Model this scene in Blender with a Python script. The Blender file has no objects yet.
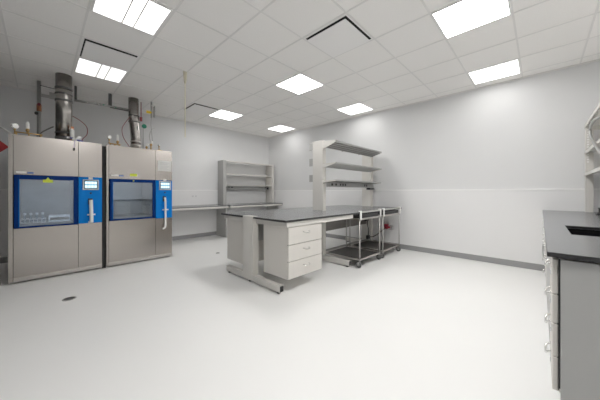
import bpy, bmesh, math, random
from mathutils import Vector, Matrix
random.seed(4)
PI = math.pi
S = bpy.context.scene
COL = S.collection

# ------------------------------------------------------------------ materials
def mat(name, color, rough=0.5, metal=0.0, spec=0.5, var=0.0, scale=8.0, stretch=None, bump=0.0, emit=None, estr=0.0):
    m = bpy.data.materials.new(name); m.use_nodes = True
    nt = m.node_tree; b = nt.nodes['Principled BSDF']
    b.inputs['Base Color'].default_value = (*color, 1)
    b.inputs['Roughness'].default_value = rough
    b.inputs['Metallic'].default_value = metal
    b.inputs['Specular IOR Level'].default_value = spec
    if emit:
        b.inputs['Emission Color'].default_value = (*emit, 1)
        b.inputs['Emission Strength'].default_value = estr
    if var > 0 or bump > 0:
        tc = nt.nodes.new('ShaderNodeTexCoord'); mp = nt.nodes.new('ShaderNodeMapping')
        nz = nt.nodes.new('ShaderNodeTexNoise')
        nt.links.new(tc.outputs['Object'], mp.inputs['Vector'])
        if stretch: mp.inputs['Scale'].default_value = stretch
        nt.links.new(mp.outputs['Vector'], nz.inputs['Vector'])
        nz.inputs['Scale'].default_value = scale; nz.inputs['Detail'].default_value = 4
        if var > 0:
            mx = nt.nodes.new('ShaderNodeMix'); mx.data_type = 'RGBA'
            mx.inputs[6].default_value = (*[max(0, c * (1 - var)) for c in color], 1)
            mx.inputs[7].default_value = (*[min(1, c * (1 + var)) for c in color], 1)
            nt.links.new(nz.outputs['Fac'], mx.inputs[0])
            nt.links.new(mx.outputs[2], b.inputs['Base Color'])
        if bump > 0:
            bp = nt.nodes.new('ShaderNodeBump'); bp.inputs['Strength'].default_value = bump
            bp.inputs['Distance'].default_value = 0.002
            nt.links.new(nz.outputs['Fac'], bp.inputs['Height'])
            nt.links.new(bp.outputs['Normal'], b.inputs['Normal'])
    return m

def glass_mat(name, tint, refl):
    m = bpy.data.materials.new(name); m.use_nodes = True
    nt = m.node_tree; nt.nodes.clear()
    o = nt.nodes.new('ShaderNodeOutputMaterial'); mx = nt.nodes.new('ShaderNodeMixShader')
    t = nt.nodes.new('ShaderNodeBsdfTransparent'); g = nt.nodes.new('ShaderNodeBsdfGlossy')
    t.inputs['Color'].default_value = (*tint, 1)
    g.inputs['Color'].default_value = (0.9, 0.95, 1, 1); g.inputs['Roughness'].default_value = 0.04
    mx.inputs[0].default_value = refl
    nt.links.new(t.outputs[0], mx.inputs[1]); nt.links.new(g.outputs[0], mx.inputs[2])
    nt.links.new(mx.outputs[0], o.inputs['Surface'])
    return m

def tile_mat():
    m = mat('ceiling_tile', (0.94, 0.925, 0.905), 0.9, spec=0.1, var=0.05, scale=90, bump=0.25)
    return m

M = dict(
    floor=mat('white_epoxy_floor', (0.86, 0.86, 0.85), 0.38, spec=0.3, var=0.02, scale=1.6),
    ceil=tile_mat(),
    tee=mat('ceiling_grid_bar', (0.82, 0.81, 0.795), 0.6, spec=0.2),
    paint=mat('grey_wall_paint', (0.745, 0.75, 0.755), 0.7, spec=0.15, var=0.012, scale=3),
    bouncecut=mat('bounce_cut_wall', (0.12, 0.12, 0.125), 0.7, spec=0.15, var=0.012, scale=3),  # dark tone chosen to cut bounce from the unseen left wall
    frp=mat('white_wainscot_panel', (0.85, 0.85, 0.855), 0.45, spec=0.25, var=0.012, scale=3),
    trim=mat('white_trim', (0.93, 0.93, 0.93), 0.4),
    base=mat('grey_rubber_base', (0.30, 0.30, 0.305), 0.55),
    steel=mat('brushed_steel', (0.45, 0.415, 0.385), 0.25, 1.0, var=0.05, scale=5, stretch=(1, 1, 60)),
    steel_trim=mat('bright_steel_trim', (0.56, 0.535, 0.505), 0.28, 1.0),
    duct=mat('duct_steel', (0.37, 0.35, 0.33), 0.27, 1.0, var=0.12, scale=6, stretch=(1, 1, 6)),
    chamber=mat('chamber_steel', (0.36, 0.37, 0.38), 0.36, 0.9, var=0.35, scale=5),
    chrome=mat('polished_steel', (0.78, 0.78, 0.77), 0.2, 1.0),
    legsteel=mat('satin_tube', (0.50, 0.49, 0.475), 0.42, 0.8),
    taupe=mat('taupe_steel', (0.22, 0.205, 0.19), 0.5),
    galv=mat('galvanised_pipe', (0.45, 0.45, 0.44), 0.4, 0.9, var=0.1, scale=20),
    blue=mat('bright_blue_panel', (0.002, 0.195, 0.68), 0.45, spec=0.1),
    navy=mat('dark_blue_frame', (0.001, 0.026, 0.16), 0.35, spec=0.08),
    black=mat('black_plastic', (0.012, 0.012, 0.013), 0.45),
    basin=mat('matt_black_epoxy', (0.008, 0.008, 0.009), 0.7, spec=0.08),
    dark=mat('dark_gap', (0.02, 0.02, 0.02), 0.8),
    white=mat('white_plastic', (0.90, 0.90, 0.88), 0.35),
    paper=mat('white_paper', (0.80, 0.80, 0.78), 0.85, spec=0.1),
    ink=mat('pale_grey_print', (0.60, 0.60, 0.60), 0.85, spec=0.1),
    yellow=mat('yellow_label', (0.66, 0.78, 0.05), 0.5),
    tagyellow=mat('yellow_tag', (0.85, 0.60, 0.03), 0.5),
    labelblue=mat('blue_label', (0.12, 0.22, 0.55), 0.5),
    brass=mat('brass', (0.62, 0.40, 0.16), 0.3, 1.0),
    copper=mat('copper_pipe', (0.50, 0.22, 0.12), 0.38, 0.8),
    red=mat('red_plastic', (0.42, 0.02, 0.05), 0.4),
    redwire=mat('dark_red_wire', (0.26, 0.04, 0.05), 0.5),
    green=mat('green_handle', (0.02, 0.28, 0.17), 0.4),
    signred=mat('red_sign', (0.55, 0.03, 0.035), 0.5),
    bluewire=mat('blue_wire', (0.10, 0.12, 0.50), 0.5),
    lilac=mat('lilac_wire', (0.50, 0.42, 0.62), 0.5),
    bezel=mat('grey_bezel', (0.60, 0.61, 0.62), 0.4),
    screen=mat('lit_screen', (0.03, 0.12, 0.2), 0.3, emit=(0.10, 0.30, 0.46), estr=0.45),
    icon=mat('lit_icon', (0.2, 0.3, 0.35), 0.3, emit=(0.70, 0.9, 1.0), estr=0.5),
    case=mat('pearl_grey_casework', (0.66, 0.635, 0.595), 0.42, spec=0.35),
    case2=mat('pearl_grey_frame', (0.675, 0.655, 0.62), 0.38, spec=0.4),
    casedim=mat('dimmed_grey_casework', (0.41, 0.41, 0.40), 0.42, spec=0.35),  # darker casework grey, putting shade on undersides and turned-away faces
    epoxy=mat('black_epoxy_sheen_top', (0.14, 0.145, 0.152), 0.22, spec=0.6, var=0.05, scale=12),  # top lightened in colour to hold the sheen of pale walls
    epoxyedge=mat('black_epoxy_edge', (0.02, 0.02, 0.021), 0.45),
    rubber=mat('grey_rubber', (0.09, 0.09, 0.09), 0.6),
    shelfdark=mat('dark_grey_shelf', (0.055, 0.052, 0.049), 0.5, spec=0.35),
    vent=mat('white_vent_plate', (0.93, 0.92, 0.91), 0.6, spec=0.2),
    ivory=mat('ivory_cord', (0.80, 0.76, 0.60), 0.6),
    tape=mat('cream_tape', (0.66, 0.62, 0.47), 0.6),
    glass=glass_mat('door_glass', (0.84, 0.90, 0.97), 0.16),
    ware=glass_mat('flask_glass', (0.88, 0.93, 0.96), 0.5),
)
def light_mat(name, s):
    m = bpy.data.materials.new(name); m.use_nodes = True
    nt = m.node_tree; nt.nodes.clear()
    o = nt.nodes.new('ShaderNodeOutputMaterial'); e = nt.nodes.new('ShaderNodeEmission')
    e.inputs['Color'].default_value = (1.0, 0.985, 0.96, 1); e.inputs['Strength'].default_value = s
    nt.links.new(e.outputs[0], o.inputs['Surface'])
    return m

# ------------------------------------------------------------------ mesh builder
def root_of(o):
    while o.parent: o = o.parent
    return o

class MB:
    def __init__(s): s.bm = bmesh.new()
    def box(s, x0, x1, y0, y1, z0, z1):
        v = [s.bm.verts.new(p) for p in ((x0,y0,z0),(x1,y0,z0),(x1,y1,z0),(x0,y1,z0),(x0,y0,z1),(x1,y0,z1),(x1,y1,z1),(x0,y1,z1))]
        for f in ((3,2,1,0),(4,5,6,7),(0,1,5,4),(1,2,6,5),(2,3,7,6),(3,0,4,7)): s.bm.faces.new([v[i] for i in f])
        return s
    def prism(s, pts, axis, a, b):
        """polygon pts (2D) extruded along axis from a to b"""
        def P(p, t):
            return {'x': (t, p[0], p[1]), 'y': (p[0], t, p[1]), 'z': (p[0], p[1], t)}[axis]
        A = [s.bm.verts.new(P(p, a)) for p in pts]; B = [s.bm.verts.new(P(p, b)) for p in pts]
        n = len(pts)
        s.bm.faces.new(A[::-1]); s.bm.faces.new(B)
        for i in range(n): s.bm.faces.new((A[i], A[(i+1)%n], B[(i+1)%n], B[i]))
        return s
    def lathe(s, o, prof, axis=(0,0,1), n=24, caps=True):
        """prof: list of (radius, distance along axis) from origin o"""
        ax = Vector(axis).normalized(); q = Vector((0,0,1)).rotation_difference(ax); o = Vector(o); rings = []
        for r, d in prof:
            rings.append([s.bm.verts.new(o + q @ Vector((r*math.cos(2*PI*k/n), r*math.sin(2*PI*k/n), d))) for k in range(n)])
        for a, b in zip(rings, rings[1:]):
            for k in range(n): 
                f = s.bm.faces.new((a[k], a[(k+1)%n], b[(k+1)%n], b[k])); f.smooth = True
        if caps:
            s.bm.faces.new(rings[0][::-1]); s.bm.faces.new(rings[-1])
        return s
    def cyl(s, a, b, r, n=16):
        a, b = Vector(a), Vector(b); return s.lathe(a, [(r, 0), (r, (b-a).length)], b-a, n)
    def tube(s, pts, r, n=10, closed=False):
        P = [Vector(p) for p in pts]; rings = []; m = len(P); up = None
        for i, p in enumerate(P):
            if closed: t = (P[(i+1)%m] - P[i-1]).normalized()
            else: t = (P[min(i+1,m-1)] - P[max(i-1,0)]).normalized()
            if up is None:
                up = t.orthogonal().normalized()
            else:
                up = (up - t * up.dot(t)).normalized()
            w = t.cross(up)
            rings.append([s.bm.verts.new(p + r*(math.cos(2*PI*k/n)*up + math.sin(2*PI*k/n)*w)) for k in range(n)])
        prs = list(zip(rings, rings[1:]))
        if closed: prs.append((rings[-1], rings[0]))
        for a, b in prs:
            for k in range(n):
                f = s.bm.faces.new((a[k], a[(k+1)%n], b[(k+1)%n], b[k])); f.smooth = True
        if not closed: s.bm.faces.new(rings[0][::-1]); s.bm.faces.new(rings[-1])
        return s
    def build(s, name, m, parent=None, bevel=0.0, origin=None):
        bmesh.ops.recalc_face_normals(s.bm, faces=s.bm.faces[:])
        me = bpy.data.meshes.new(name)
        if parent: off = root_of(parent).location.copy()
        elif origin is not None: off = Vector(origin)
        else:
            c = [v.co for v in s.bm.verts]
            off = Vector(((min(v.x for v in c)+max(v.x for v in c))/2, (min(v.y for v in c)+max(v.y for v in c))/2, min(v.z for v in c)))
        bmesh.ops.translate(s.bm, verts=s.bm.verts[:], vec=-off)
        s.bm.to_mesh(me); s.bm.free(); me.materials.append(m)
        o = bpy.data.objects.new(name, me); COL.objects.link(o)
        if parent: o.parent = parent
        else: o.location = off
        if bevel:
            b = o.modifiers.new('bevel', 'BEVEL'); b.width = bevel; b.segments = 2; b.limit_method = 'ANGLE'
        return o

def thing(name, label, cat, loc, group=None):
    o = bpy.data.objects.new(name, None); COL.objects.link(o); o.location = loc
    o.empty_display_size = 0.1
    o['label'] = label; o['category'] = cat
    if group: o['group'] = group
    return o
def tag(o, label, cat, group=None):
    o['label'] = label; o['category'] = cat
    if group: o['group'] = group
    return o
def struct(o): o['kind'] = 'structure'; return o
def copy_tree(o, loc, label=None):
    c = o.copy(); COL.objects.link(c); c.location = loc
    if label: c['label'] = label
    for ch in list(o.children):
        d = ch.copy(); COL.objects.link(d); d.parent = c
        for g in list(ch.children):
            e = g.copy(); COL.objects.link(e); e.parent = d
    return c
def spline(pts, n=8):
    """Catmull-Rom through pts"""
    P = [Vector(p) for p in pts]; P = [2*P[0]-P[1]] + P + [2*P[-1]-P[-2]]; out = []
    for i in range(1, len(P)-2):
        for k in range(n):
            t = k/n; a, b, c, d = P[i-1], P[i], P[i+1], P[i+2]
            out.append(0.5*((2*b) + (c-a)*t + (2*a-5*b+4*c-d)*t*t + (3*b-a-3*c+d)*t**3))
    out.append(P[-2]); return out

# ------------------------------------------------------------------ the room
XL, XR, YF, YB, H = -0.85, 5.35, -0.80, 6.62, 3.05
RAIL = 1.255
struct(MB().box(XL-.1, XR+.1, YF-.1, YB+.1, -0.1, 0).build('floor', M['floor']))
struct(MB().box(XL-.1, XR+.1, YF-.1, YB+.1, H, H+.1).build('ceiling', M['ceil']))
for nm, b in (('wall_back', (XL-.1, XR+.1, YB, YB+.1)), ('wall_right', (XR, XR+.1, YF, YB)), ('wall_front', (XL-.1, XR+.1, YF-.1, YF)), ('wall_left', (XL-.1, XL, YF, YB))):
    struct(MB().box(*b, 0, H).build(nm, M['bouncecut' if nm == 'wall_left' else 'paint']))  # unseen left wall set close and dark to cut bounce light
t = 0.006
wp = {'trim_1': (XL, XR, YB-t, YB), 'trim_2': (XR-t, XR, YF, YB-t)}
for nm, b in wp.items():
    struct(MB().box(*b, 0.10, RAIL-.012).build(nm, M['frp']))
struct(MB().box(XL, XR, YB-.014, YB, RAIL-.012, RAIL+.012).build('trim_3', M['trim']))
struct(MB().box(XR-.014, XR, YF, YB-.014, RAIL-.012, RAIL+.012).build('trim_4', M['trim']))
struct(MB().box(XL, XR, YB-.009, YB, 0, 0.10).build('baseboard_back', M['base'], bevel=.003))
struct(MB().box(XR-.009, XR, YF, YB-.009, 0, 0.10).build('baseboard_right', M['base'], bevel=.003))
struct(MB().box(XL, XL+.009, YF, YB-.009, 0, 0.10).build('baseboard_left', M['base'], bevel=.003))
# suspended ceiling grid
GX0, GSX, GY0, GSY = 2.77, 0.598, 1.43, 0.6125
def gx(k): return GX0 + k*(.61 if k < 0 else .588)
g = MB()
for k in range(-10, 5):
    x = gx(k)
    if XL < x < XR-.03: g.box(x-.009, x+.009, YF, YB, H-.004, H+.001)
for k in range(-3, 9):
    y = GY0 + GSY*k
    if YF < y < YB-.03: g.box(XL, XR, y-.009, y+.009, H-.0042, H+.001)
struct(g.build('ceiling_grid', M['tee']))
e = MB()
e.box(XL, XR, YB-.02, YB, H-.02, H); e.box(XR-.02, XR, YF, YB-.02, H-.02, H); 
struct(e.build('trim_5', M['tee']))

# ------------------------------------------------------------------ ceiling lights
def cell(i, j): return (gx(i)+gx(i+1))/2, GY0 + GSY*(j+.5)
LS = 6.6
lights = [
    (-4, 2, 0.16, 'square ceiling light panel cut by the top of the picture, left of the vents'),
    (-4, 5, 0.09, 'square ceiling light panel over the left steam sterilizer beside its flue'),
    (0, 2, 1.45, 'square ceiling light panel in the middle of the ceiling, above the island bench end'),
    (0, 6, 0.85, 'square ceiling light panel between the dark-edged far vent and back wall shelves'),
    (3, 6, 0.32, 'smallest square ceiling light panel, nearest the far room corner'),
    (3, 2, 0.36, 'square ceiling light panel above the far end of the island shelving'),
    (3, -2, 0.36, 'square ceiling light panel close to the right wall, far one of the two at right'),
    (0, -2, 2.4, 'large square ceiling light panel at the upper right edge of the picture'),
    (-4, -2, 2.1, 'unseen square ceiling light panel overhead beside the camera'),  # unseen panel continuing the light pattern, raised as fill
]
for i, j, s, lab in lights:
    cx, cy = cell(i, j)
    r = thing('ceiling_light', lab, 'ceiling light', (cx, cy, H-.012), 'ceiling light panels')
    a = .287; b = .299; w = .016
    f = MB(); z0, z1 = H-.012, H
    f.box(cx-a, cx+a, cy-b, cy-b+w, z0, z1); f.box(cx-a, cx+a, cy+b-w, cy+b, z0, z1)
    f.box(cx-a, cx-a+w, cy-b+w, cy+b-w, z0, z1); f.box(cx+a-w, cx+a, cy-b+w, cy+b-w, z0, z1)
    f.build('frame', M['white'], r)
    MB().box(cx-a+w, cx+a-w, cy-b+w, cy+b-w, H-.009, H-.004).build('diffuser', light_mat('lit_diffuser', LS*s), r)
    for q in (-.03, .075): MB().box(cx+q-.006, cx+q+.006, cy-b+w, cy+b-w, H-.0125, H-.009).build('divider', M['case'], r)

# ------------------------------------------------------------------ ceiling vents
def vent(i, j, lab):
    cx, cy = cell(i, j); a, b = .285, .296
    r = thing('ceiling_vent', lab, 'vent', (cx, cy, H-.05), 'ceiling vents')
    f = MB(); w = .012
    f.box(cx-a, cx+a, cy-b, cy-b+w, H-.006, H); f.box(cx-a, cx+a, cy+b-w, cy+b, H-.006, H)
    f.box(cx-a, cx-a+w, cy-b+w, cy+b-w, H-.006, H); f.box(cx+a-w, cx+a, cy-b+w, cy+b-w, H-.006, H)
    f.build('frame', M['vent'], r)
    MB().box(cx-a+w, cx+a-w, cy-b+w, cy+b-w, H-.004, H).build('recess_shade', M['dark'], r)  # flat dark sheet stands in for the shade inside the vent
    p = .262
    MB().box(cx-p, cx+p, cy-p-.008, cy+p+.008, H-.030, H-.022).build('plate', M['vent'], r, bevel=.004)
    for sx in (-1, 1):
        for sy in (-1, 1): MB().cyl((cx+sx*.18, cy+sy*.18, H-.024), (cx+sx*.18, cy+sy*.18, H-.003), .006, 8).build('hanger', M['galv'], r)
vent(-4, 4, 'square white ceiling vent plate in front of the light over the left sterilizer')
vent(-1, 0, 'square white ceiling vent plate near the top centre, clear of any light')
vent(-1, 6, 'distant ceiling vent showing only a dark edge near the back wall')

# ------------------------------------------------------------------ steam sterilizers
YA = 5.0
def gauge(parent, x, y, z, r=.034, turn=0):
    """dial gauge on a brass stem; base at z"""
    gs = MB().lathe((x, y, z), [(.011, 0), (.011, .02), (.007, .022), (.007, .05), (.012, .052), (.012, .075)], n=10).build('gauge_stem', M['brass'], parent)
    d = Vector((math.sin(turn), -math.cos(turn), 0)); c = Vector((x, y, z + .07 + r))
    MB().lathe(c + d*.012, [(r*.7, -.03), (r, -.026), (r, 0), (r*.92, .004)], d, 20).build('gauge_case', M['chrome'], gs)
    MB().lathe(c + d*.016, [(r*.86, 0), (r*.86, .002)], d, 20).build('gauge_dial', M['white'], gs)
def relief(parent, x, y, z, h=.1, m='white'):
    v = MB().lathe((x, y, z), [(.012, 0), (.012, .02), (.02, .022), (.02, .045), (.013, .05), (.013, .06)], n=10).build('valve_body', M['brass'], parent)
    MB().lathe((x, y, z+.058), [(.014, 0), (.019, .01), (.019, h*.55), (.012, h*.75), (.008, h*.8)], n=12).build('valve_cap', M[m], v)

def sterilizer(x0, x1, xs, z1, lab, win, glass, labels, panel, second):
    r = thing('steam_sterilizer', lab, 'sterilizer', ((x0+x1)/2, YA+.45, 0), 'steam sterilizers')
    y1 = YA + 0.92
    zt = panel[3]; zb = panel[2]
    wx0, wx1, wz0, wz1 = win
    # cabinet carcass
    c = MB()
    c.box(x0, x0+.02, YA+.02, y1, .03, z1-.02); c.box(x1-.02, x1, YA+.02, y1, .03, z1-.02)
    c.box(x0, x1, YA+.02, y1, z1-.02, z1-.004); c.box(x0+.02, x1-.02, y1-.02, y1, .03, z1-.02)
    c.box(x0+.02, x1-.02, YA+.03, y1-.02, .03, .05)
    c.build('cabinet', M['steel'], r)
    for x in (x0+.06, x1-.06):
        for y in (YA+.1, y1-.08): MB().lathe((x, y, 0), [(.03, 0), (.03, .01), (.014, .012), (.014, .032)], n=12).build('levelling_foot', M['black'], r)
    MB().box(x0+.01, x1-.01, YA+.05, YA+.07, .008, .03).build('plinth', M['black'], r)
    g = .003
    xi = x0 + (.044 if not second else .032)
    # front sheets
    MB().box(x0, xi-g/2, YA, YA+.02, .022, z1).build('edge_strip', M['steel'], r, bevel=.002)
    MB().box(xi+g/2, xs-g/2, YA, YA+.02, wz1+.003, z1).build('upper_panel', M['steel'], r, bevel=.002)
    MB().box(xi+g/2, xs-g/2, YA, YA+.02, .078, wz0-.003).build('lower_panel', M['steel'], r, bevel=.002)
    MB().box(xi+g/2, x1, YA, YA+.02, .022, .075).build('kick_rail', M['steel_trim'], r, bevel=.002)
    MB().box(xs+g/2, x1, YA, YA+.02, zt+.002, z1).build('service_upper_panel', M['steel'], r, bevel=.002)
    MB().box(xs+g/2, x1, YA, YA+.02, .078, zb-.002).build('service_lower_panel', M['steel'], r, bevel=.002)
    MB().box(xi-.01, xs+.01, YA+.018, YA+.024, .06, wz0-.003).box(xs-.01, xs+.01, YA+.018, YA+.024, wz0, z1-.02).build('seam_backing', M['dark'], r)
    # door
    gx0, gx1, gz0, gz1 = glass
    d = MB()
    d.box(wx0, gx0, YA-.014, YA+.03, wz0, wz1); d.box(gx1, wx1, YA-.014, YA+.03, wz0, wz1)
    d.box(gx0, gx1, YA-.014, YA+.03, gz1, wz1); d.box(gx0, gx1, YA-.014, YA+.03, wz0, gz0)
    dr = d.build('door', M['navy'], r, bevel=.003)
    l = MB(); l.box(gx0-.006, gx0, YA-.016, YA+.0, gz0, gz1); 
    l.build('door_lit_edge', M['blue'], dr)  # bright blue strip paints the light on the inner frame edge
    MB().box(gx0, gx1, YA+.002, YA+.008, gz0, gz1).build('glass_pane', M['glass'], dr)
    # chamber
    a0, a1, b0, b1, yc = gx0-.01, gx1+.01, gz0-.005, gz1+.015, YA+.72
    k = MB()
    k.box(a0-.006, a0, YA+.03, yc, b0, b1); k.box(a1, a1+.006, YA+.03, yc, b0, b1)
    k.box(a0, a1, YA+.03, yc, b1, b1+.006); k.box(a0, a1, YA+.03, yc, b0-.006, b0); k.box(a0-.006, a1+.006, yc, yc+.006, b0-.006, b1+.006)
    ch = k.build('chamber', M['chamber'], r)
    sh = MB(); zs = gz0 + (.30 if second else .02)
    for i in range(7):
        y = YA+.12+i*.09; sh.cyl((a0, y, zs), (a1, y, zs), .004, 8)
    for x in (a0+.03, (a0+a1)/2, a1-.03): sh.cyl((x, YA+.1, zs+.006), (x, YA+.68, zs+.006), .005, 8)
    sh.build('wire_shelf', M['chrome'], ch)
    if second:
        s2 = MB()
        for i in range(7):
            y = YA+.12+i*.09; s2.cyl((a0, y, gz0+.03), (a1, y, gz0+.03), .004, 8)
        s2.cyl((a0, YA+.1, gz0+.036), (a1, YA+.1, gz0+.036), .007, 8)
        s2.build('wire_shelf', M['chrome'], ch)
    # blue control panel
    cp = MB().box(xs+g/2, x1, YA-.004, YA+.02, zb, zt).build('control_panel', M['blue'], r, bevel=.002)
    px0, px1, pz0, pz1 = panel[4]
    MB().box(px0, px1, YA-.022, YA-.004, pz0, pz1).build('screen_bezel', M['bezel'], cp, bevel=.004)
    q = .024
    MB().box(px0+q-.008, px1-q+.008, YA-.0235, YA-.021, pz0+q-.006, pz1-q+.01).build('screen_surround', M['black'], cp)
    MB().box(px0+q, px1-q, YA-.025, YA-.023, pz0+q+.002, pz1-q).build('screen', M['screen'], cp)
    ic = MB(); W = px1-px0-2*q
    for a in range(4):
        for b in range(2):
            xx = px0+q+W*(a+.5)/4; zz = pz0+q+.002+(pz1-pz0-2*q)*(b+.5)/2
            ic.box(xx-W*.105, xx+W*.105, YA-.0262, YA-.0248, zz-.02, zz+.018)
    ic.build('screen_button', M['icon'], cp)
    xm = (px0+px1)/2
    MB().box(xm-.026, xm+.024, YA-.0065, YA-.0035, pz1+.006, pz1+.036).build('name_label', M['white'], cp)
    MB().lathe((xm, YA-.003, pz0-.05), [(.013, 0), (.013, .008), (.009, .012)], (0,-1,0), 14).build('key_switch', M['black'], cp)
    # door lever
    lx, lz0, lz1 = panel[5]
    MB().box(lx-.034, lx+.02, YA-.012, YA-.003, lz1-.07, lz1+.022).build('lever_pivot', M['black'], cp, bevel=.004)
    h = MB()
    if second:
        h.tube(spline([(lx-.008, YA-.04, lz1), (lx, YA-.045, lz1-.1), (lx, YA-.048, lz0+.08), (lx-.002, YA-.05, lz0+.04), (lx-.02, YA-.05, lz0+.012), (lx-.05, YA-.05, lz0)]), .0165, 12)
        h.cyl((lx-.006, YA-.045, lz1-.02), (lx-.006, YA-.003, lz1-.02), .012)
    else:
        h.tube([(lx-.004, YA-.04, lz1), (lx+.004, YA-.042, lz0+.06), (lx+.004, YA-.042, lz0)], .0235, 12)
        h.cyl((lx-.004, YA-.042, lz1-.03), (lx-.004, YA-.003, lz1-.03), .012)
        h.box(lx-.03, lx+.02, YA-.05, YA-.004, lz0-.004, lz0+.016)
    zc = lz1-.225
    h.cyl((lx-.046, YA-.036, zc), (lx+.05, YA-.036, zc), .011)
    h.build('door_lever', M['white'], cp)
    # stickers
    for nm, m, (sx0, sx1, sz0, sz1) in labels:
        MB().box(sx0, sx1, YA-(.0165 if sz1 < wz1+.001 else .002), YA-(.0138 if sz1 < wz1+.001 else -.0005), sz0, sz1).build(nm, M[m], r)
    return r

A1 = sterilizer(-.297, .672, .392, 1.978,
    'left stainless steel steam sterilizer with glassware behind its window and a short white lever',
    (-.245, .387, .733, 1.444), (-.197, .337, .752, 1.386),
    [('rating_plate', 'white', (-.228, -.133, 1.466, 1.492)), ('brand_plate', 'labelblue', (-.126, -.068, 1.466, 1.486)), ('warning_label', 'yellow', (.02, .12, 1.348, 1.388))],
    (0, 0, .74, 1.442, (.439, .631, 1.247, 1.405), (.536, .75, 1.095)), False)
MB().prism([(.048, 1.388), (.092, 1.388), (.07, 1.42)], 'y', YA-.0165, YA-.0138).build('warning_label', M['yellow'], A1)
A2 = sterilizer(.727, 1.715, 1.437, 1.974,
    'right stainless steel steam sterilizer with a paper notice and a long hooked white lever',
    (.774, 1.427, .75, 1.428), (.813, 1.387, .773, 1.377),
    [('rating_plate', 'white', (.787, .888, 1.474, 1.5)), ('brand_plate', 'labelblue', (.892, .955, 1.474, 1.494)), ('warning_label', 'yellow', (1.047, 1.15, 1.482, 1.526)), ('indicator_light', 'yellow', (1.085, 1.105, 1.396, 1.412))],
    (0, 0, .736, 1.426, (1.492, 1.688, 1.252, 1.415), (1.586, .545, 1.115)), True)

# valves and gauges on the sterilizer roofs
ZT = 1.974
def manifold(r, xs_, y, z):
    m = MB().tube([(xs_[0], y, z), (xs_[1], y, z-.004)], .009, 10)
    for x in (xs_[0]+.02, (xs_[0]+xs_[1])/2, xs_[1]-.02): m.cyl((x, y, ZT-.004), (x, y, z), .008, 10)
    return m.build('brass_manifold', M['brass'], r)
YM = YA+.14
mf = manifold(A1, (-.25, .02), YM, 2.035)
gauge(A1, -.245, YM, 2.005, .036, .5); relief(A1, -.127, YM, 2.038, .12)
mf = manifold(A2, (.78, .94), YM, 2.02)
gauge(A2, .785, YM, 2.02, .032, .5); relief(A2, .90, YM, 2.022, .13)
gauge(A2, 1.535, YM, 2.0, .017, .2)
MB().tube([(1.50, YM, 1.99), (1.535, YM, 2.0), (1.62, YM, 1.985)], .008, 8).build('brass_manifold', M['brass'], A2)
relief(A2, 1.33, YM, 1.985, .05)
MB().lathe((1.345, YM, 2.06), [(.02, 0), (.024, .01), (.024, .03), (.014, .034)], n=12).build('valve_cap', M['white'], A2)
MB().lathe((1.40, YM, 1.97), [(.012, 0), (.012, .09), (.02, .095), (.02, .12), (.01, .13)], n=12).build('valve_body', M['brass'], A2)
MB().lathe((1.412, YM, 2.10), [(.012, 0), (.02, .01), (.02, .04), (.012, .05)], n=12).build('valve_cap', M['white'], A2)
MB().tube(spline([(1.405, YM+.02, 2.1), (1.39, YM+.05, 2.25), (1.44, YM+.1, 2.38), (1.50, YM+.15, 2.43)]), .006, 8).build('copper_line', M['galv'], A2)
# solenoid cluster on the left unit
sv = MB().box(.33, .40, YA+.08, YA+.16, 1.97, 2.03).lathe((.40, YA+.12, 2.02), [(.03, 0), (.034, .01), (.034, .05), (.02, .055)], n=14).build('solenoid_valve', M['white'], A1, bevel=.004)
MB().tube([(.30, YA+.1, 2.035), (.355, YA+.1, 2.02), (.40, YA+.08, 2.0), (.45, YA+.06, 1.992)], .011, 8).build('blue_connector', M['bluewire'], sv)
MB().box(.27, .345, YA+.1, YA+.15, 2.02, 2.045).build('valve_coil', M['galv'], sv)
MB().box(.06, .36, YA+.06, YA+.2, 1.974, 1.985).build('roof_bracket', M['galv'], A1)

# cable hanging down over the front of the left unit
cb = thing('hanging_cable', 'thin lilac cable with a dark plug hanging over the left sterilizer top', 'cable', (.345, YA-.02, 1.84))
MB().tube(spline([(.37, YA+.1, 2.0), (.355, YA+.02, 1.995), (.35, YA-.018, 1.97), (.345, YA-.016, 1.92), (.342, YA-.016, 1.87)]), .005, 8).build('cord', M['lilac'], cb)
MB().lathe((.342, YA-.016, 1.83), [(.008, 0), (.012, .008), (.012, .035), (.006, .042)], n=10).build('plug', M['black'], cb)

fs = thing('gap_shade_strip', 'dark strip standing in for the shaded gap between the two steam sterilizers', 'gap shade', (.70, YA+.04, 0))
MB().box(.674, .725, YA+.03, YA+.045, 0, 1.95).build('strip', M['dark'], fs)  # added dark strip standing in for shade between the units

# paper notice
pn = thing('paper_notice', 'white paper notice taped high on the right sterilizer service panel', 'notice', (1.585, YA-.003, 1.60))
MB().box(1.476, 1.70, YA-.003, YA-.0005, 1.60, 1.79).build('sheet', M['paper'], pn)
p = MB(); 
for k, z in enumerate((1.755, 1.735, 1.715, 1.69, 1.67, 1.65, 1.63)): p.box(1.505, 1.665-.02*(k % 3), YA-.0042, YA-.0028, z-.004, z+.002)
p.build('printed_lines', M['ink'], pn)

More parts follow.
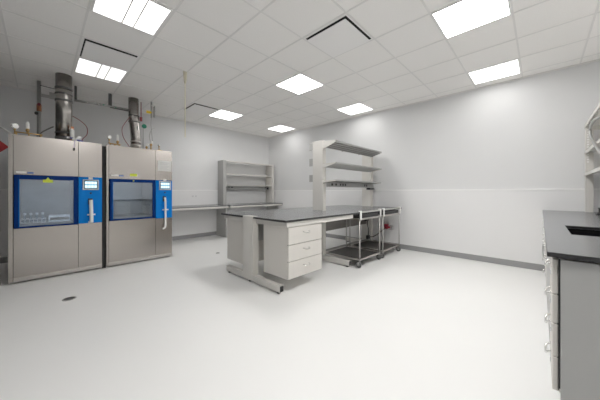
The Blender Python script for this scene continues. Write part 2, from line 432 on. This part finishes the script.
# racks and glassware in the left chamber
RZ = .776
wr = thing('wire_rack', 'wire rack holding flasks inside the left sterilizer chamber', 'rack', (-.07, YA+.16, RZ))
w = MB()
for zz in (RZ+.012, RZ+.062):
    w.tube([(-.19, YA+.07, zz), (.05, YA+.07, zz), (.05, YA+.26, zz), (-.19, YA+.26, zz)], .0045, 8, True)
for k in range(7): 
    w.cyl((-.19+.04*k, YA+.07, RZ+.012), (-.19+.04*k, YA+.07, RZ+.062), .003, 6); w.cyl((-.19+.04*k, YA+.07, RZ+.012), (-.19+.04*k, YA+.26, RZ+.012), .003, 6)
w.build('wire_basket', M['white'], wr)  # white wire paints the light reflected by the glass
for k in range(4):
    fx = -.155+.058*k
    fl = thing('glass_flask', 'clear glass flask in the wire rack inside the left sterilizer', 'flask', (fx, YA+.15, RZ+.016), 'flasks in the wire rack')
    MB().lathe((fx, YA+.15, RZ+.016), [(.024, 0), (.026, .006), (.01, .07), (.01, .1), (.013, .104)], n=16).build('flask_body', M['ware'], fl)
    MB().lathe((fx, YA+.15, RZ+.118), [(.0135, 0), (.0155, .004), (.0155, .026), (.011, .030)], n=12).build('cap', M['white'], fl)  # enlarged white caps add to the painted reflections
st = thing('instrument_tray', 'shallow steel tray beside the flasks inside the left sterilizer', 'tray', (.2, YA+.2, RZ))
u = MB(); u.box(.08, .31, YA+.1, YA+.3, RZ, RZ+.008)
for b in ((.08, .31, YA+.1, YA+.106), (.08, .31, YA+.294, YA+.3), (.08, .086, YA+.106, YA+.294), (.304, .31, YA+.106, YA+.294)): u.box(*b, RZ+.008, RZ+.10)
u.build('tray_shell', M['chrome'], st, bevel=.003)
MB().box(.095, .295, YA+.094, YA+.1, RZ+.03, RZ+.07).build('handle_slot', M['shelfdark'], st)

# ------------------------------------------------------------------ exhaust ducts
def duct(x, y, r, z0, lab, bends, clamps, loop):
    t = thing('exhaust_duct', lab, 'duct', (x, y, z0), 'flues above the sterilizers')
    P = [(x+dx, y, zz) for dx, zz in bends]
    b = MB(); n = 28; rings = []
    for p in P:
        rings.append([b.bm.verts.new((p[0]+r*math.cos(2*PI*k/n), p[1]+r*math.sin(2*PI*k/n), p[2])) for k in range(n)])
    for a, c in zip(rings, rings[1:]):
        for k in range(n): b.bm.faces.new((a[k], a[(k+1)%n], c[(k+1)%n], c[k])).smooth = True
    b.bm.faces.new(rings[0][::-1]); b.bm.faces.new(rings[-1])
    b.build('duct_pipe', M['duct'], t)
    for dx, zz, hh, m in clamps:
        MB().lathe((x+dx, y, zz), [(r+.001, 0), (r+.007, .002), (r+.007, hh-.002), (r+.001, hh)], n=28).build('clamp_band', M[m], t)
    return t
D1 = duct(.252, 5.40, .098, 1.974, 'thick steel flue with dark clamps rising from the left sterilizer',
     [(0, 1.974), (0, 2.5), (0, H)], [(0, 1.974, .10, 'rubber'), (0, 2.13, .02, 'rubber'), (0, 2.63, .03, 'rubber'), (0, 2.82, .03, 'rubber'), (0, 2.74, .02, 'rubber')], 0)
MB().box(.325, .36, 5.28, 5.32, 1.974, 2.24).build('damper_arm', M['copper'], D1)
MB().lathe((.34, 5.29, 2.06), [(.02, 0), (.028, .01), (.028, .12), (.01, .15)], n=14).build('damper_valve', M['white'], D1)
D2 = duct(1.285, 5.765, .086, 1.974, 'slimmer bent steel flue rising from the right sterilizer',
     [(.02, 1.974), (.02, 2.28), (0, 2.52), (-.015, 2.60), (-.02, H)], [(.02, 1.98, .05, 'steel_trim'), (.02, 2.10, .05, 'steel_trim'), (.02, 2.19, .03, 'steel_trim'), (-.012, 2.58, .02, 'rubber'), (-.012, 2.70, .02, 'rubber')], 0)
MB().box(1.36, 1.40, 5.70, 5.74, 2.62, 2.70).box(1.375, 1.39, 5.715, 5.725, 2.65, 3.0).build('damper_arm', M['redwire'], D2)
tag(MB().tube(spline([(.355, 5.44, 2.44), (.45, 5.46, 2.39), (.53, 5.45, 2.30), (.53, 5.40, 2.17), (.47, 5.35, 2.07), (.46, 5.32, 1.985)]), .0055, 8).build('red_wire', M['redwire']),
    'dark red wire looping beside the left flue', 'wire')
tag(MB().tube(spline([(1.195, 5.70, 2.66), (1.10, 5.58, 2.52), (1.02, 5.45, 2.36), (1.03, 5.4, 2.2), (1.10, 5.35, 2.05), (1.14, 5.32, 1.985)]), .0055, 8).build('red_wire', M['redwire']),
    'dark red wire looping beside the slimmer right flue', 'wire')
# conduit run along the ceiling between the flues
cr = thing('conduit_run', 'grey strut and conduit running under the ceiling between the two flues', 'conduit', (.75, 5.80, 2.70))
MB().tube([(.40, 5.80, 2.80), (.78, 5.80, 2.815), (1.17, 5.80, 2.815)], .02, 10).build('conduit', M['galv'], cr)
MB().box(.90, 1.18, 5.785, 5.815, 2.79, 2.83).build('strut', M['rubber'], cr)
MB().lathe((.70, 5.80, 2.812), [(.026, 0), (.026, .05)], (1,0,0), 12).build('coupling', M['chrome'], cr)
MB().lathe((.55, 5.80, 2.806), [(.026, 0), (.026, .04)], (1,0,0), 12).build('coupling', M['chrome'], cr)
MB().cyl((.90, 5.80, 2.83), (.90, 5.80, H), .028).build('hanger', M['rubber'], cr)
MB().cyl((.42, 5.80, 2.79), (.42, 5.80, H), .018).build('hanger', M['rubber'], cr)
MB().lathe((.98, 5.79, 2.805), [(.008, -.03), (.008, .03)], (0,-1,0), 8).build('valve_handle', M['green'], cr)
MB().lathe((.80, 5.79, 2.815), [(.012, -.03), (.012, .03)], (0,-1,0), 8).build('valve_handle', M['green'], cr)
# vertical pipe left of the first flue
vp = thing('vertical_pipe', 'slim vertical pipe with red and black fittings left of the thick flue', 'pipe', (-.02, 5.98, 0))
MB().tube([(-.02, 5.98, 0), (-.02, 5.98, H)], .027, 12).build('pipe', M['galv'], vp)
MB().lathe((-.02, 5.98, 2.55), [(.030, 0), (.030, .11)], n=12).build('copper_sleeve', M['copper'], vp)
MB().lathe((-.02, 5.952, 2.655), [(.020, 0), (.020, .03)], (0,-1,0), 12).build('red_knob', M['redwire'], vp)
MB().lathe((-.05, 5.955, 2.505), [(.024, 0), (.024, .03)], (0,-1,0), 12).build('black_knob', M['black'], vp)
MB().box(.007, .17, 5.97, 5.99, 2.80, 2.85).box(.10, .17, 5.96, 6.0, 2.80, 2.90).build('bracket', M['galv'], vp)
MB().tube([(-.01, 5.96, 2.98), (.19, 5.93, 2.96)], .006, 8).build('tie_wire', M['rubber'], vp)
tag(MB().tube(spline([(.135, 5.40, 2.22), (.08, 5.36, 2.17), (.0, 5.3, 2.08), (-.01, 5.2, 1.98)]), .008, 8).build('drain_hose', M['rubber']),
    'thin dark hose sloping from the thick flue to the left sterilizer roof', 'hose')
tag(MB().tube(spline([(-.62, 5.75, 2.32), (-.45, 5.5, 2.17), (-.31, 5.25, 2.04), (-.27, 5.2, 1.985)]), .014, 10).build('white_hose', M['white']),
    'white hose dropping to the outer corner of the left sterilizer', 'hose')
# right hand pipe drop with yellow tag
pd = thing('pipe_drop', 'twin thin pipes with a yellow tag dropping from the ceiling right of the slim flue', 'pipe', (1.58, 5.7, 2.6))
MB().cyl((1.56, 5.7, 2.72), (1.56, 5.7, H), .016).cyl((1.61, 5.7, 2.74), (1.61, 5.7, 2.98), .018).build('pipe', M['galv'], pd)
MB().tube([(1.56, 5.7, 2.97), (1.61, 5.7, 2.97)], .022, 10).build('pipe_elbow', M['white'], pd)
MB().box(1.465, 1.545, 5.68, 5.69, 2.80, 2.85).box(1.54, 1.56, 5.68, 5.7, 2.81, 2.84).build('yellow_tag', M['tagyellow'], pd)
MB().tube(spline([(1.56, 5.7, 2.73), (1.54, 5.65, 2.6), (1.52, 5.55, 2.45), (1.50, 5.4, 2.2)]), .006, 8).build('drop_line', M['galv'], pd)
gv = thing('green_valve', 'green handled valve on a riser beside the slim flue', 'valve', (1.40, 5.62, 1.972))
MB().cyl((1.395, 5.62, 1.974), (1.395, 5.62, 2.56), .008).build('riser', M['galv'], gv)
MB().lathe((1.405, 5.60, 2.50), [(.02, 0), (.042, .004), (.042, .024), (.02, .03)], (0,-1,0), 14).build('handle', M['green'], gv)

# warning diamond on the back wall
sg = thing('hazard_diamond', 'red diamond hazard sign on the back wall left of the sterilizers', 'sign', (-.51, YB-.004, 1.86))
MB().prism([(-.51, 1.86), (-.38, 1.99), (-.51, 2.12), (-.64, 1.99)], 'y', YB-.004, YB-.0005).build('sign_plate', M['signred'], sg)
MB().prism([(-.545, 1.95), (-.505, 1.99), (-.545, 2.03), (-.585, 1.99)], 'y', YB-.0055, YB-.0035).build('white_mark', M['white'], sg)

# cord hanging from the ceiling
hc = thing('ceiling_wire', 'pale cord hanging straight down from the ceiling right of the sterilizers', 'cord', (1.53, 3.91, 2.05))
MB().cyl((1.53, 3.91, 2.05), (1.53, 3.91, H), .009, 8).build('strand', M['ivory'], hc)
MB().lathe((1.53, 3.91, 2.87), [(.010, 0), (.020, .04), (.028, .17), (.03, .18)], n=12).build('tape_wrap', M['tape'], hc)

# floor drains
def drain(x, y, r, lab):
    d = thing('floor_drain', lab, 'drain', (x, y, 0), None)
    MB().lathe((x, y, 0), [(r, 0), (r, .003), (r*.86, .004)], n=32).build('rim', M['galv'], d)
    q = MB()
    for k in range(-3, 4):
        yy = k*r*.22; ww = math.sqrt(max(0, (r*.8)**2 - yy*yy)); q.box(x-ww, x+ww, y+yy-r*.07, y+yy+r*.07, .004, .0055)
    q.build('grate', M['rubber'], d)
drain(.225, 3.865, .062, 'round metal floor drain in the open floor before the sterilizers')
drain(2.44, 4.62, .04, 'small round floor cleanout near the back wall bench')

# ------------------------------------------------------------------ drawer cabinets
def pull(parent, xc, y, z, w=.1, dy=-1, m='bezel', drop=.0):
    p = MB(); pr = (.028 if drop < .02 else .021)*dy
    p.tube(spline([(xc-w/2, y, z), (xc-w/2+.006, y+pr*.8, z-drop*.5), (xc-w/4, y+pr, z-drop), (xc+w/4, y+pr, z-drop), (xc+w/2-.006, y+pr*.8, z-drop*.5), (xc+w/2, y, z)], 5), .0048, 8)
    p.lathe((xc-w/2, y, z), [(.008, 0), (.008, .003)], (0, dy, 0), 10).lathe((xc+w/2, y, z), [(.008, 0), (.008, .003)], (0, dy, 0), 10)
    return p.build('handle', M[m], parent)
def cabinet(name, lab, x0, x1, yf, yb, z0, z1, splits, m='case', dy=-1, hm='chrome', holder=False, group=None, hd=.012, lock=True):
    """drawers face dy; yf is the front plane, yb the back"""
    r = thing(name, lab, 'cabinet', ((x0+x1)/2, (yf+yb)/2, z0), group)
    ft = .02
    ya, yb2 = sorted((yf - dy*(ft+.003), yb))
    MB().box(x0, x1, ya, yb2, z0, z1).build('carcass', M[m], r, bevel=.003)
    zz = [z1] + list(splits) + [z0]
    for a, b in zip(zz, zz[1:]):
        y0, y1 = sorted((yf, yf - dy*ft))
        d = MB().box(x0+.002, x1-.002, y0, y1, b+.003, a-.003).build('drawer', M[m], r, bevel=.003)
        pull(d, (x0+x1)/2, yf, (a+b)/2+.03, .10, dy, hm, hd)
        if holder:
            MB().box((x0+x1)/2-.035, (x0+x1)/2+.035, *sorted((yf, yf+dy*.004)), (a+b)/2-.035, (a+b)/2-.01).build('label_holder', M['bezel'], d)
    MB().box(x0+.006, x1-.006, *sorted((yf-dy*(ft-.004), yf-dy*(ft+.0035))), z0+.006, z1-.006).build('gap_shade_backing', M['dark'], r)  # dark sheet paints the shade inside the drawer gaps
    if lock:
        MB().lathe(((x0+x1)/2-.015, yf, z1-.045), [(.007, 0), (.007, .004)], (0, dy, 0), 10).build('lock', M['bezel'], r)
    return r
# island cabinets
cabinet('drawer_cabinet', 'pearl grey three-drawer cabinet slung under the near side of the island bench', 2.03, 2.655, 2.145, 2.62, .172, .795, (.582, .382))
cabinet('drawer_cabinet', 'pearl grey cabinet slung under the far side of the island bench, behind its end post', 2.03, 2.655, 3.545, 3.06, .172, .80, (.582, .382), dy=1)

# ------------------------------------------------------------------ island bench
WX0, WX1, WY0, WY1, WZ = 1.96, 5.30, 2.115, 3.605, .886
def top_mats(o):
    o.data.materials.append(M['epoxyedge'])
    for p in o.data.polygons:
        if abs(p.normal.z) < .5: p.material_index = 1
    return o
tag(top_mats(MB().box(WX0, WX1, WY0, WY1, WZ-.026, WZ).build('worktop', M['epoxy'], bevel=.002)), 'long dark grey worktop on the island bench', 'worktop')
ib = thing('island_bench', 'pearl grey island bench frame with T-shaped feet and shelf uprights', 'bench', (3.6, 2.86, 0))
PY0, PY1 = 2.755, 2.985
UZ = 2.125
for px, top in ((1.955, .889), (3.43, UZ), (5.17, UZ-.02)):
    if px < 2: yy = (px-.004, px+.09)
    else: yy = (px, px+.09)
    pm = MB(); a, b = yy
    pm.box(a, b, PY0, PY1, .10, WZ-.03 if px > 2 else top)
    if px > 2: pm.box(a, b, PY0, PY1, WZ+.0005, top)
    po = pm.build('post', M['case2'], ib, bevel=.004)
    MB().box(a+.002, b-.002, PY0-.004, PY0+.002, .12, (top if px > 2 else WZ-.03)-.01).build('post_slot_strip', M['case'], po)
    fm = MB().box(a+.006, a+.07, 2.22, 3.44, .022, .104)
    fo = fm.build('foot', M['case2'], ib, bevel=.004)
    MB().box(a+.012, a+.064, 2.214, 2.221, .030, .096).build('end_cap', M['black'], fo)
    for y in (2.27, 2.86, 3.39): MB().lathe((a+.038, y, 0), [(.022, 0), (.022, .008), (.01, .01), (.01, .024)], n=12).build('glide', M['black'], fo)
ap = MB()
ap.box(2.0, 3.43, 2.135, 2.16, .80, .859); ap.box(3.525, 5.165, 2.82, 2.845, .80, .859)
ap.box(2.0, 5.26, 3.56, 3.585, .80, .859)
ap.box(2.0, 2.025, 2.16, PY0-.005, .795, .859); ap.box(2.0, 2.025, PY1+.005, 3.56, .80, .859)
ap.build('apron', M['case2'], ib, bevel=.002)
MB().box(3.53, 5.17, 2.86, 2.885, .49, .80).build('modesty_rail', M['taupe'], ib, bevel=.002)
MB().box(2.06, 3.43, 2.86, 2.885, .53, .77).build('modesty_rail', M['casedim'], ib, bevel=.002)
MB().box(3.53, 5.17, 2.86, 2.90, .10, .14).build('stretcher', M['casedim'], ib, bevel=.002)
# shelf bracket stubs on the far side of the uprights
for px in (3.45,):
    for z0, z1 in ((1.40, 1.53), (1.69, 1.83), (1.99, 2.11)):
        MB().box(px+.02, px+.05, PY1, PY1+.12, z0, z1).build('bracket', M['casedim'], ib, bevel=.003)
# shelves on the near side
def shelf(z, y0, slots, drop):
    """z at the front edge; the shelf falls by drop towards the uprights"""
    s = MB(); x0, x1, yb = 3.45, 5.13, PY0-.008
    def zz(y): return z - drop*(y-y0)/(yb-y0)
    def slat(a, b, t): s.prism([(a, zz(a)), (b, zz(b)), (b, zz(b)-t), (a, zz(a)-t)], 'x', x0, x1)
    if slots:
        n = 5; d = (yb-y0)/n
        for k in range(n):
            a = y0+d*k; slat(a, a+d*.8, .006); slat(a, a+.006, .026)
        for x in (x0, 4.0, 4.6, x1-.03):
            s.prism([(y0+.006, zz(y0)-.0062), (yb, zz(yb)-.0062), (yb, zz(yb)-.016), (y0+.006, zz(y0)-.016)], 'x', x, x+.03)
    else:
        slat(y0, yb, .005); slat(y0, y0+.012, .022); slat(yb-.012, yb, .022)
    o = s.build('shelf', M['casedim'], ib)  # darker grey paints the shaded underside
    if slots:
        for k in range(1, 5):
            y = y0+(yb-y0)/5*k-.012; MB().cyl((x0+.01, y, zz(y)-.018), (x1-.01, y, zz(y)-.018), .006, 8).build('slot_shade_rod', M['taupe'], o)  # dark rods paint the shade lines between the slats
    for x in (3.44, 5.132):
        h_ = .015 if slots else -.006
        MB().prism([(PY0, zz(yb)-.03), (PY0, z+h_), (y0+.01, z+h_), (y0+.01, z-.022)], 'x', x, x+.008).build('shelf_bracket', M['case2'], o)
    return o
shelf(2.085, 2.48, True, .085); shelf(1.722, 2.48, False, .05); shelf(1.425, 2.48, False, .012)
rl = MB().box(3.53, 5.17, 2.69, 2.75, 1.305, 1.39).build('power_rail', M['casedim'], ib, bevel=.003)
for x in (3.60, 3.72, 3.86, 3.94, 4.02, 4.75, 4.83): MB().box(x, x+.045, 2.686, 2.6905, 1.33, 1.37).build('socket', M['shelfdark'], rl)
MB().box(4.95, 5.15, 2.66, 2.75, 1.262, 1.304).build('junction_box', M['black'], ib, bevel=.004)

# ------------------------------------------------------------------ transfer carts
def cart(x0, x1, lab):
    yf, yb = 2.065, 2.79
    r = thing('transfer_cart', lab, 'cart', ((x0+x1)/2, (yf+yb)/2, 0), 'transfer carts at the island')
    for x in (x0+.013, x1-.013):
        for y in (yf+.013, yb-.013):
            MB().cyl((x, y, .095), (x, y, .775), .0105, 14).build('leg', M['legsteel'], r)
            c = MB().box(x-.018, x+.018, y-.012, y+.03, .088, .096).box(x-.019, x-.015, y-.006, y+.034, .035, .09).box(x+.015, x+.019, y-.006, y+.034, .035, .09).build('caster', M['galv'], r)
            MB().lathe((x-.012, y+.016, .045), [(.03, 0), (.045, .004), (.045, .02), (.03, .024)], (1,0,0), 20).build('wheel', M['rubber'], c)
            MB().lathe((x-.014, y+.016, .045), [(.014, 0), (.014, .028)], (1,0,0), 12).build('hub', M['chrome'], c)
    t = MB(); z0, z1 = .765, .79
    t.box(x0, x1, yf, yf+.024, z0, z1); t.box(x0, x1, yb-.024, yb, z0, z1); t.box(x0, x0+.024, yf+.024, yb-.024, z0, z1); t.box(x1-.024, x1, yf+.024, yb-.024, z0, z1)
    t.build('top_frame', M['steel_trim'], r, bevel=.002)
    q = MB().box(x0+.026, x1-.026, yf+.026, yb-.026, .775, .782)
    for b in ((x0+.026, x1-.026, yf+.026, yf+.03), (x0+.026, x1-.026, yb-.03, yb-.026), (x0+.026, x0+.03, yf+.03, yb-.03), (x1-.03, x1-.026, yf+.03, yb-.03)): q.box(*b, .782, .852)  # raised black walls paint the shaded gap under the worktop
    q.build('tray', M['black'], r)
    s = MB(); z0, z1 = .118, .142
    s.box(x0+.02, x1-.02, yf, yf+.024, z0, z1); s.box(x0+.02, x1-.02, yb-.024, yb, z0, z1); s.box(x0, x0+.024, yf+.024, yb-.024, z0, z1); s.box(x1-.024, x1, yf+.024, yb-.024, z0, z1)
    s.build('shelf_frame', M['steel_trim'], r, bevel=.002)
    MB().box(x0+.024, x1-.024, yf+.024, yb-.024, .124, .134).build('lower_shelf', M['shelfdark'], r)
    for x in (x0-.004, x1-.034):
        g = MB().prism([(x+.002, .778), (x+.034, .778), (x+.038, .85), (x+.032, .918), (x+.004, .918), (x, .84)], 'y', yf-.016, yf-.002)
        g.box(x+.004, x+.036, yf-.002, yf+.028, .90, .915)
        g.build('guard', M['white'], r, bevel=.003)
    MB().box(x0+.03, x1-.03, yf-.010, yf+.004, .878, .904).build('front_rail', M['legsteel'], r, bevel=.004)
    return r
cart(3.515, 4.225, 'steel transfer cart on casters under the island bench, nearer the drawers')
cart(4.325, 5.085, 'steel transfer cart on casters under the far end of the island bench near the wall')

# wall socket with red plug, black cord and controller
ob = thing('power_outlet', 'small grey outlet box low on the right wall behind the far cart', 'outlet', (5.33, 2.34, .38))
MB().box(5.30, XR-.0065, 2.31, 2.40, .39, .48).build('box', M['galv'], ob, bevel=.004)
MB().box(5.294, 5.301, 2.315, 2.395, .395, .475).build('cover_plate', M['bezel'], ob)
rp = thing('red_plug', 'red plug on the grey outlet box behind the far cart', 'plug', (5.25, 2.43, .41))
MB().box(5.225, 5.30, 2.405, 2.475, .405, .515).build('plug_body', M['red'], rp, bevel=.008)
MB().box(5.26, 5.297, 2.36, 2.406, .43, .46).build('plug_pin_housing', M['red'], rp)
MB().tube(spline([(5.23, 2.44, .43), (5.19, 2.50, .37), (5.14, 2.58, .29), (5.07, 2.65, .235), (5.015, 2.685, .235)]), .010, 8).build('cord', M['black'], rp)
hs = thing('hanging_controller', 'black inline controller hanging on a cord behind the carts', 'controller', (4.96, 2.72, .19))
MB().tube(spline([(4.98, 2.74, .60), (4.95, 2.72, .5), (4.98, 2.71, .38), (4.96, 2.71, .27)]), .010, 8).build('cord', M['black'], hs)
MB().box(4.91, 5.005, 2.68, 2.74, .19, .275).build('controller_box', M['black'], hs, bevel=.008)
MB().box(4.93, 5.05, 2.735, 2.858, .58, .65).build('socket_box', M['black'], hs, bevel=.005)

# ------------------------------------------------------------------ back wall bench
BZ, BY0 = .866, 5.82
tag(MB().box(1.78, 3.40, BY0, YB-.012, BZ-.022, BZ).build('worktop', M['epoxy'], bevel=.003), 'dark worktop along the back wall next to the right sterilizer', 'worktop')
tag(MB().box(3.43, 5.27, BY0, YB-.012, BZ-.022, BZ).build('worktop', M['epoxy'], bevel=.003), 'dark worktop below the back wall shelves in the far corner', 'worktop')
bb = thing('narrow_bench', 'pale grey frame of the narrow bench along the back wall', 'bench', (3.5, 6.2, 0))
a = MB(); a.box(1.80, 3.38, BY0+.006, BY0+.03, BZ-.066, BZ-.023); a.box(3.45, 5.25, BY0+.006, BY0+.03, BZ-.066, BZ-.023)
a.build('apron', M['case2'], bb, bevel=.002)
MB().box(3.375, 3.40, BY0-.004, BY0-.0002, BZ-.05, BZ-.003).box(5.225, 5.25, BY0-.004, BY0-.0002, BZ-.05, BZ-.003).build('end_clip', M['black'], bb)
for x in (1.86, 3.42, 5.2):
    MB().box(x, x+.075, 6.04, 6.55, .02, BZ-.023).box(x-.002, x+.077, 6.0, 6.58, .0, .02).build('leg', M['casedim'], bb, bevel=.003)
MB().box(1.88, 3.42, 6.12, 6.14, BZ-.10, BZ-.023).box(3.495, 5.2, 6.12, 6.14, BZ-.10, BZ-.023).build('cross_rail', M['casedim'], bb)
ws = thing('open_shelf_unit', 'pale grey open shelf unit standing on the back wall bench in the corner', 'shelf', (4.4, 6.43, BZ))
for x in (3.475, 5.195):
    MB().box(x, x+.095, 6.27, 6.58, BZ, 2.095).build('side_panel', M['case2'] if x > 5 else M['casedim'], ws, bevel=.003)  # left panel darkened in colour for its shaded side face
for z in (2.09, 1.73, 1.42):
    s = MB().box(3.571, 5.194, 6.275, 6.58, z-.008, z).box(3.571, 5.194, 6.275, 6.285, z-.026, z-.008)
    s.build('shelf', M['case2'], ws)
pr_ = MB().box(3.571, 5.194, 6.42, 6.47, 1.285, 1.37).build('power_rail', M['casedim'], ws)
for x in (3.62, 3.70, 3.80, 5.02): MB().box(x, x+.06, 6.415, 6.4205, 1.335, 1.365).build('socket', M['black'], pr_)
MB().box(5.10, 5.16, 6.40, 6.421, 1.29, 1.36).build('plug_socket', M['black'], pr_)
wo = thing('power_outlet', 'small white outlet plate low on the back wall beside the sterilizer', 'outlet', (2.25, YB-.008, .30))
MB().box(2.21, 2.285, YB-.014, YB-.0065, .29, .41).build('cover_plate', M['white'], wo, bevel=.002)
MB().box(2.235, 2.26, YB-.0155, YB-.0135, .31, .34).build('socket', M['bezel'], wo)
MB().box(2.235, 2.26, YB-.0155, YB-.0135, .36, .39).build('socket', M['bezel'], wo)
wo = thing('power_outlet', 'white outlet plate just above the back wall worktop', 'outlet', (2.83, YB-.008, 1.05))
MB().box(2.75, 2.90, YB-.014, YB-.0065, 1.06, 1.14).build('cover_plate', M['frp'], wo, bevel=.002)
MB().box(2.77, 2.80, YB-.0155, YB-.0135, 1.08, 1.12).build('socket', M['bezel'], wo)
MB().box(2.85, 2.88, YB-.0155, YB-.0135, 1.08, 1.12).build('socket', M['bezel'], wo)

# ------------------------------------------------------------------ sink bench on the right
RZ1 = .938; RX0 = 1.65; RYF = -.022
SX0, SX1, SY0, SY1 = 2.42, 3.05, -.62, -.146
wt = MB()
wt.box(RX0, SX0, YF+.002, RYF, RZ1-.022, RZ1); wt.box(SX1, XR-.012, YF+.002, RYF, RZ1-.022, RZ1)
wt.box(SX0, SX1, SY1, RYF, RZ1-.022, RZ1); wt.box(SX0, SX1, YF+.002, SY0, RZ1-.022, RZ1)
tag(top_mats(wt.build('worktop', M['epoxy'])), 'dark grey worktop with a black sink on the right side bench', 'worktop')
sk = thing('sink', 'black epoxy sink set into the right side worktop', 'sink', ((SX0+SX1)/2, (SY0+SY1)/2, .70))
k = MB(); w_ = .012
k.box(SX0-w_, SX0, SY0-w_, SY1+w_, .68, RZ1-.024); k.box(SX1, SX1+w_, SY0-w_, SY1+w_, .68, RZ1-.024)
k.box(SX0, SX1, SY0-w_, SY0, .68, RZ1-.024); k.box(SX0, SX1, SY1, SY1+w_, .68, RZ1-.024); k.box(SX0-w_, SX1+w_, SY0-w_, SY1+w_, .668, .68)
k.build('basin', M['basin'], sk)
MB().lathe(((SX0+SX1)/2, (SY0+SY1)/2, .68), [(.05, 0), (.05, .004), (.03, .005)], n=24).build('strainer', M['chrome'], sk)

def base_cab(x0, x1, lab, end=False):
    r = cabinet('base_cabinet', lab, x0, x1, -.040, YF+.02, .276, .902, (.734, .595, .437), m='case', dy=1, hm='chrome', holder=True, hd=.025, group='drawer cabinets under the sink bench', lock=False)
    return r
xs_ = [1.69, 2.12]
base_cab(1.69, 2.12, 'grey four-drawer cabinet at the near end of the right side sink bench')
sc = thing('sink_cabinet', 'grey two-door cabinet under the black sink', 'cabinet', (2.72, -.4, .1))
MB().box(2.14, 3.40, -.063+.0, -.061, .276, .90).box(2.14, 2.16, YF+.02, -.063, .276, .90).box(3.38, 3.40, YF+.02, -.063, .276, .90).box(2.16, 3.38, YF+.02, -.063, .276, .296).build('carcass', M['casedim'], sc)
for a_, b_ in ((2.142, 2.768), (2.772, 3.398)):
    d = MB().box(a_, b_, -.060, -.040, .279, .899).build('door', M['casedim'], sc, bevel=.003)
    xh = b_-.05 if a_ < 2.5 else a_+.05
    MB().tube(spline([(xh, -.040, .80), (xh, -.016, .79), (xh, -.016, .71), (xh, -.040, .70)]), .0045, 8).build('handle', M['chrome'], d)
base_cab(3.42, 4.05, 'grey four-drawer cabinet beyond the sink on the right side bench')
base_cab(4.07, 4.70, 'grey four-drawer cabinet second from the wall on the right side bench')
base_cab(4.72, 5.30, 'grey four-drawer cabinet against the wall on the right side bench')
ep = thing('end_panel', 'plain grey end panel closing the near end of the sink bench', 'panel', (1.68, -.4, 0))
MB().box(1.672, 1.688, YF+.01, -.067, 0, .905).build('panel', M['casedim'], ep, bevel=.002)  # darker than the drawer fronts, which face the bright floor
MB().box(1.680, 1.6895, -.0668, -.0605, .30, .905).build('panel_gap_shade', M['dark'], ep)  # dark strip paints the shaded gap beside the drawers
pl = MB().box(1.69, 5.30, -.16, -.14, 0, .274).build('toe_kick', M['casedim'])
tag(pl, 'recessed grey toe panel under the sink bench cabinets', 'panel')

# shelving above the sink bench
rs = thing('reagent_shelf', 'pale grey open shelving standing on the far end of the sink bench', 'shelf', (4.3, -.62, RZ1))
for x in (5.21, 3.30):
    u = MB().box(x, x+.06, -.52, -.445, RZ1, 2.12).box(x, x+.06, -.79, -.72, RZ1, 2.12).box(x, x+.06, -.72, -.52, 2.06, 2.12)
    uo = u.build('upright', M['case2'], rs, bevel=.003)
    sl = MB()
    for k in range(14):
        z = 1.62+k*.034; sl.box(x-.002, x+.0005, -.478, -.460, z, z+.018)
    sl.build('slot', M['white'], uo)
for z in (2.135, 1.765, 1.47):
    MB().box(3.30, 5.27, -.79, -.44, z, z+.01).box(3.30, 5.27, -.446, -.44, z-.03, z).build('shelf', M['case2'], rs, bevel=.002)
for k in range(9):
    MB().lathe((5.1-.17*k, -.46, 2.134), [(.006, -.02), (.012, -.016), (.012, 0)], n=8).build('shelf_clip', M['white'], rs)
hp = thing('cable_loop', 'grey flexible hose looping over the sink bench shelving', 'hose', (5.0, -.5, 1.6))
arc = spline([(3.45, -.436, 2.105), (3.6, -.425, 1.96), (3.85, -.424, 1.965), (4.13, -.424, 1.995), (4.385, -.424, 1.996), (4.52, -.424, 1.95), (4.425, -.424, 1.853), (4.17, -.424, 1.737), (3.85, -.424, 1.62), (3.6, -.43, 1.52)], 8)
MB().tube(arc, .014, 10).build('hose', M['galv'], hp)
ft_ = thing('faucet_base', 'black fitting standing at the back of the sink worktop', 'tap', (4.76, -.53, RZ1))
MB().box(4.70, 4.82, -.56, -.495, RZ1, RZ1+.02).build('base_block', M['black'], ft_, bevel=.004)
MB().lathe((4.76, -.525, RZ1+.02), [(.02, 0), (.02, .01), (.012, .012), (.012, .05), (.018, .055), (.018, .065)], n=12).build('knob', M['black'], ft_)

# ------------------------------------------------------------------ camera
F_, A_, Y0_ = 249.7, math.radians(43.93), 191.7
cam = bpy.data.cameras.new('camera'); co = bpy.data.objects.new('camera', cam); COL.objects.link(co)
cam.sensor_fit = 'HORIZONTAL'; cam.sensor_width = 36.0; cam.lens = 36.0*F_/600
cam.shift_y = -(200-Y0_)/600
cam.clip_start = 0.05
co.location = (0, 0, 1.22)
co.rotation_euler = (PI/2, 0, A_-PI/2)
S.camera = co
w = bpy.data.worlds.new('world'); S.world = w; w.use_nodes = True
w.node_tree.nodes['Background'].inputs[0].default_value = (0.6, 0.62, 0.65, 1)
w.node_tree.nodes['Background'].inputs[1].default_value = 0.3
S.view_settings.view_transform = 'Standard'
S.view_settings.look = 'None'
S.view_settings.exposure = 1.45
S.view_settings.gamma = 1.12
S.cycles.use_denoising = True
S.cycles.max_bounces = 12; S.cycles.diffuse_bounces = 10; S.cycles.glossy_bounces = 5; S.cycles.transparent_max_bounces = 12
S.cycles.sample_clamp_indirect = 6.0
